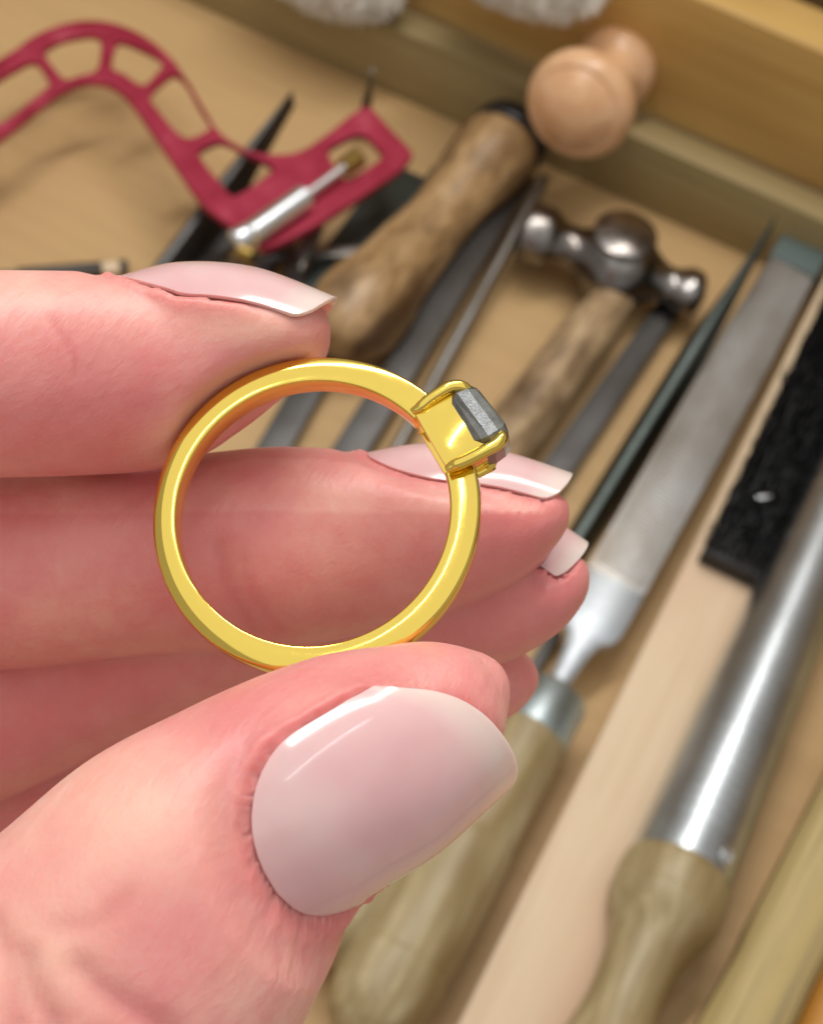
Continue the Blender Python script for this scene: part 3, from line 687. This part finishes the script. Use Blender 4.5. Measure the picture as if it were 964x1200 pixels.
for q in NAILS:
    kw = {k_: v_ for k_, v_ in q.items() if k_ in ('round0', 'skew', 'tipcurve', 'tipw', 'rnd', 'taper')}
    G, NN = nail_grid(q['spine'], q['e3'], q['R'], q['th'], **kw); grids.append((G, NN))
    P = G.reshape(-1, 3); Nn = NN.reshape(-1, 3); ns, nt = G.shape[0]-1, G.shape[1]-1
    ii, jj = np.divmod(np.arange(len(P)), nt+1)
    s_ = (ii/ns)
    sel = np.where((np.abs(co-P.mean(0)).max(1) < 13))[0]
    for ch in np.array_split(sel, max(1, len(sel)//4000)):
        d = np.linalg.norm(co[ch][:, None, :]-P[None], axis=2); k_ = d.argmin(1)
        dv = co[ch]-P[k_]; h = (dv*Nn[k_]).sum(1); lat = np.linalg.norm(dv-h[:, None]*Nn[k_], axis=1)
        ss = s_[k_]
        inside = lat < .28
        near = np.abs(h) < 3.2
        tgt = np.where(inside, np.minimum(h, -.22), h)
        # fold of skin round the back and sides of the nail
        wob_ = np.array([mnoise.noise(Vector(p_)*1.3) for p_ in co[ch]])
        ridge = (.30+.22*wob_)*np.exp(-((lat-.75)/.42)**2)*np.clip((.93-ss)/.2, 0, 1)
        groove = -.03*np.exp(-((lat-.2)/.2)**2)
        fall = np.clip(1-(lat-.28)/2.4, 0, 1)**1.5*np.clip((1.02-ss)/.15, 0, 1)
        out = (h*(1-fall)+.04*fall)+ridge+groove
        newh = np.where(inside, tgt, out)
        ok = near & (lat < 2.7)
        co[ch] += Nn[k_]*np.where(ok, newh-h, 0)[:, None]
        flush_shade[ch] = np.maximum(flush_shade[ch], np.where(ok & ~inside, .75*np.exp(-(lat/1.0)**2), 0))
# --- the ring dents the pads
Rinv = np.array(Rl.transposed()); rel = (co-np.array(RCc)) @ Rinv.T
rr = np.hypot(rel[:, 0], rel[:, 1]); zz = rel[:, 2]
lim = 10.35 - .0
onidx = (topx(co)[:, 1] < 600) & (co[:, 2] > -112)
soft = np.where(zz > 0, np.where(onidx, 0, np.clip(zz-1.1, 0, None)), np.clip(-zz-1.1, 0, None))
limz = lim+.04-.9*soft**2
inb = (soft < 1.6) & (rr > 6.2) & (rr < limz)
push = np.where(inb, (limz-rr), 0)
dirv = np.stack([rel[:, 0]/rr, rel[:, 1]/rr, np.zeros(nv)], 1)
rel2 = rel+dirv*push[:, None]
# relax the skin round the dent
ed = np.empty(len(hm.edges)*2, dtype=np.int64); hm.edges.foreach_get('vertices', ed); ed = ed.reshape(-1, 2)
zone = np.clip(1-np.abs(np.maximum(rr, lim)-lim)/3.5, 0, 1)*(np.abs(zz) < 5)*(np.abs(zz) > .0)*(rr > 8)
deg = np.bincount(ed.ravel(), minlength=nv).astype(float)[:, None]; deg[deg == 0] = 1
for it in range(14):
    acc = np.zeros_like(rel2)
    for k_ in range(3):
        acc[:, k_] = np.bincount(ed[:, 0], rel2[ed[:, 1], k_], nv)+np.bincount(ed[:, 1], rel2[ed[:, 0], k_], nv)
    rel2 = rel2+(acc/deg-rel2)*(.6*zone)[:, None]
    r2 = np.hypot(rel2[:, 0], rel2[:, 1]); need = (r2 < lim-.05) & (r2 > 8.6) & (np.abs(rel2[:, 2]) < 1.15)
    rel2[:, :2] *= np.where(need, (lim-.05)/np.maximum(r2, 1e-6), 1)[:, None]
co = rel2 @ Rinv + np.array(RCc)
dist = np.hypot(np.clip(rr-10.2, 0, None), np.clip(np.abs(zz)-1, 0, None)); dist = np.where(rr < 10.2, np.hypot(np.clip(8.4-rr, 0, None), np.clip(np.abs(zz)-1, 0, None)), dist)
px = topx(co)
front = co[:, 2] > -109
pale = np.where(front, np.exp(-(dist/1.6)**2)*.4, 0)
# redder finger ends
def blob(x, y, rx, ry, amt): return amt*np.exp(-(((px[:, 0]-x)/rx)**2+((px[:, 1]-y)/ry)**2))
depth = -co[:, 2]
idx = (depth < 109) & (px[:, 1] < 600)
flush_shade = np.maximum(flush_shade, np.where(idx, blob(150, 480, 150, 70, .5)+blob(378, 390, 14, 40, .6), 0))
flush_shade = np.maximum(flush_shade, np.where(~idx & (depth > 104), .32+blob(600, 620, 70, 70, .4), 0))  # even amount darkens the rear fingers: their shade put into the colour
th_ = (depth < 101) & (px[:, 1] > 740)
flush_shade = np.maximum(flush_shade, np.where(th_, blob(440, 800, 60, 16, .5)+blob(280, 960, 40, 120, .35)+blob(380, 1090, 60, 30, .6)+blob(250, 830, 120, 50, .25), 0))
pale = np.maximum(pale, np.where(th_, blob(150, 950, 110, 90, .5)+blob(40, 1120, 90, 90, .4), 0))
pale = np.maximum(pale, np.where(idx, blob(300, 385, 70, 22, .6)+blob(30, 345, 120, 25, .3), 0))
# --- creases: (px path, depth range, width, depth mm)
def crease(path, dmin, dmax, wpx, amt):
    global co
    Pp = np.array(crn([(*p, 0) for p in path], 8))[:, :2]
    A, B = Pp[:-1], Pp[1:]
    sel = np.where((px[:, 0] > Pp[:, 0].min()-40) & (px[:, 0] < Pp[:, 0].max()+40) & (px[:, 1] > Pp[:, 1].min()-40) & (px[:, 1] < Pp[:, 1].max()+40) & (depth > dmin) & (depth < dmax))[0]
    if not len(sel): return
    best = np.full(len(sel), 1e9)
    for a, b in zip(A, B):
        ab = b-a; t = np.clip(((px[sel]-a) @ ab)/(ab @ ab+1e-9), 0, 1); dd = np.linalg.norm(px[sel]-a-t[:, None]*ab, axis=1); best = np.minimum(best, dd)
    co[sel] -= no[sel]*(amt*np.exp(-(best/wpx)**2))[:, None]
    flush_shade[sel] = np.maximum(flush_shade[sel], .5*np.exp(-(best/wpx)**2))
crease([(30, 1120), (38, 1160), (62, 1200)], 70, 95, 15, .30)
crease([(95, 1135), (120, 1160), (160, 1185), (200, 1210)], 70, 95, 16, .30)
crease([(60, 1085), (110, 1080), (150, 1050)], 70, 95, 14, .08)
crease([(-10, 1080), (10, 1130), (20, 1200)], 70, 95, 15, .25)
crease([(255, 640), (268, 690), (300, 745)], 100, 115, 14, .22)
crease([(285, 655), (300, 700), (330, 740)], 100, 115, 10, .1)
crease([(60, 370), (85, 410), (90, 440)], 85, 100, 6, .06)
V_w = (co @ np.array(RC).T + np.array(CAM))*MM
origin = V_w.mean(0)
hm.vertices.foreach_set('co', (V_w-origin).ravel()); hm.update()
for nm, arr in (('pale', pale), ('flush_shade', np.clip(flush_shade, 0, 1))):
    a_ = hm.attributes.new(nm, 'FLOAT', 'POINT'); a_.data.foreach_set('value', arr.astype(np.float32))
hm.materials.clear(); hm.name = 'hand'
hand = link('hand', hm, M_skin); hand.location = origin
tag(hand, 'hand with pale pink nails holding a gold ring between thumb and index finger', 'hand')
bpy.context.view_layer.update()
for G, NN in grids:
    o = nail_mesh(G, NN, None); o.parent = hand; o.matrix_parent_inverse = hand.matrix_world.inverted()
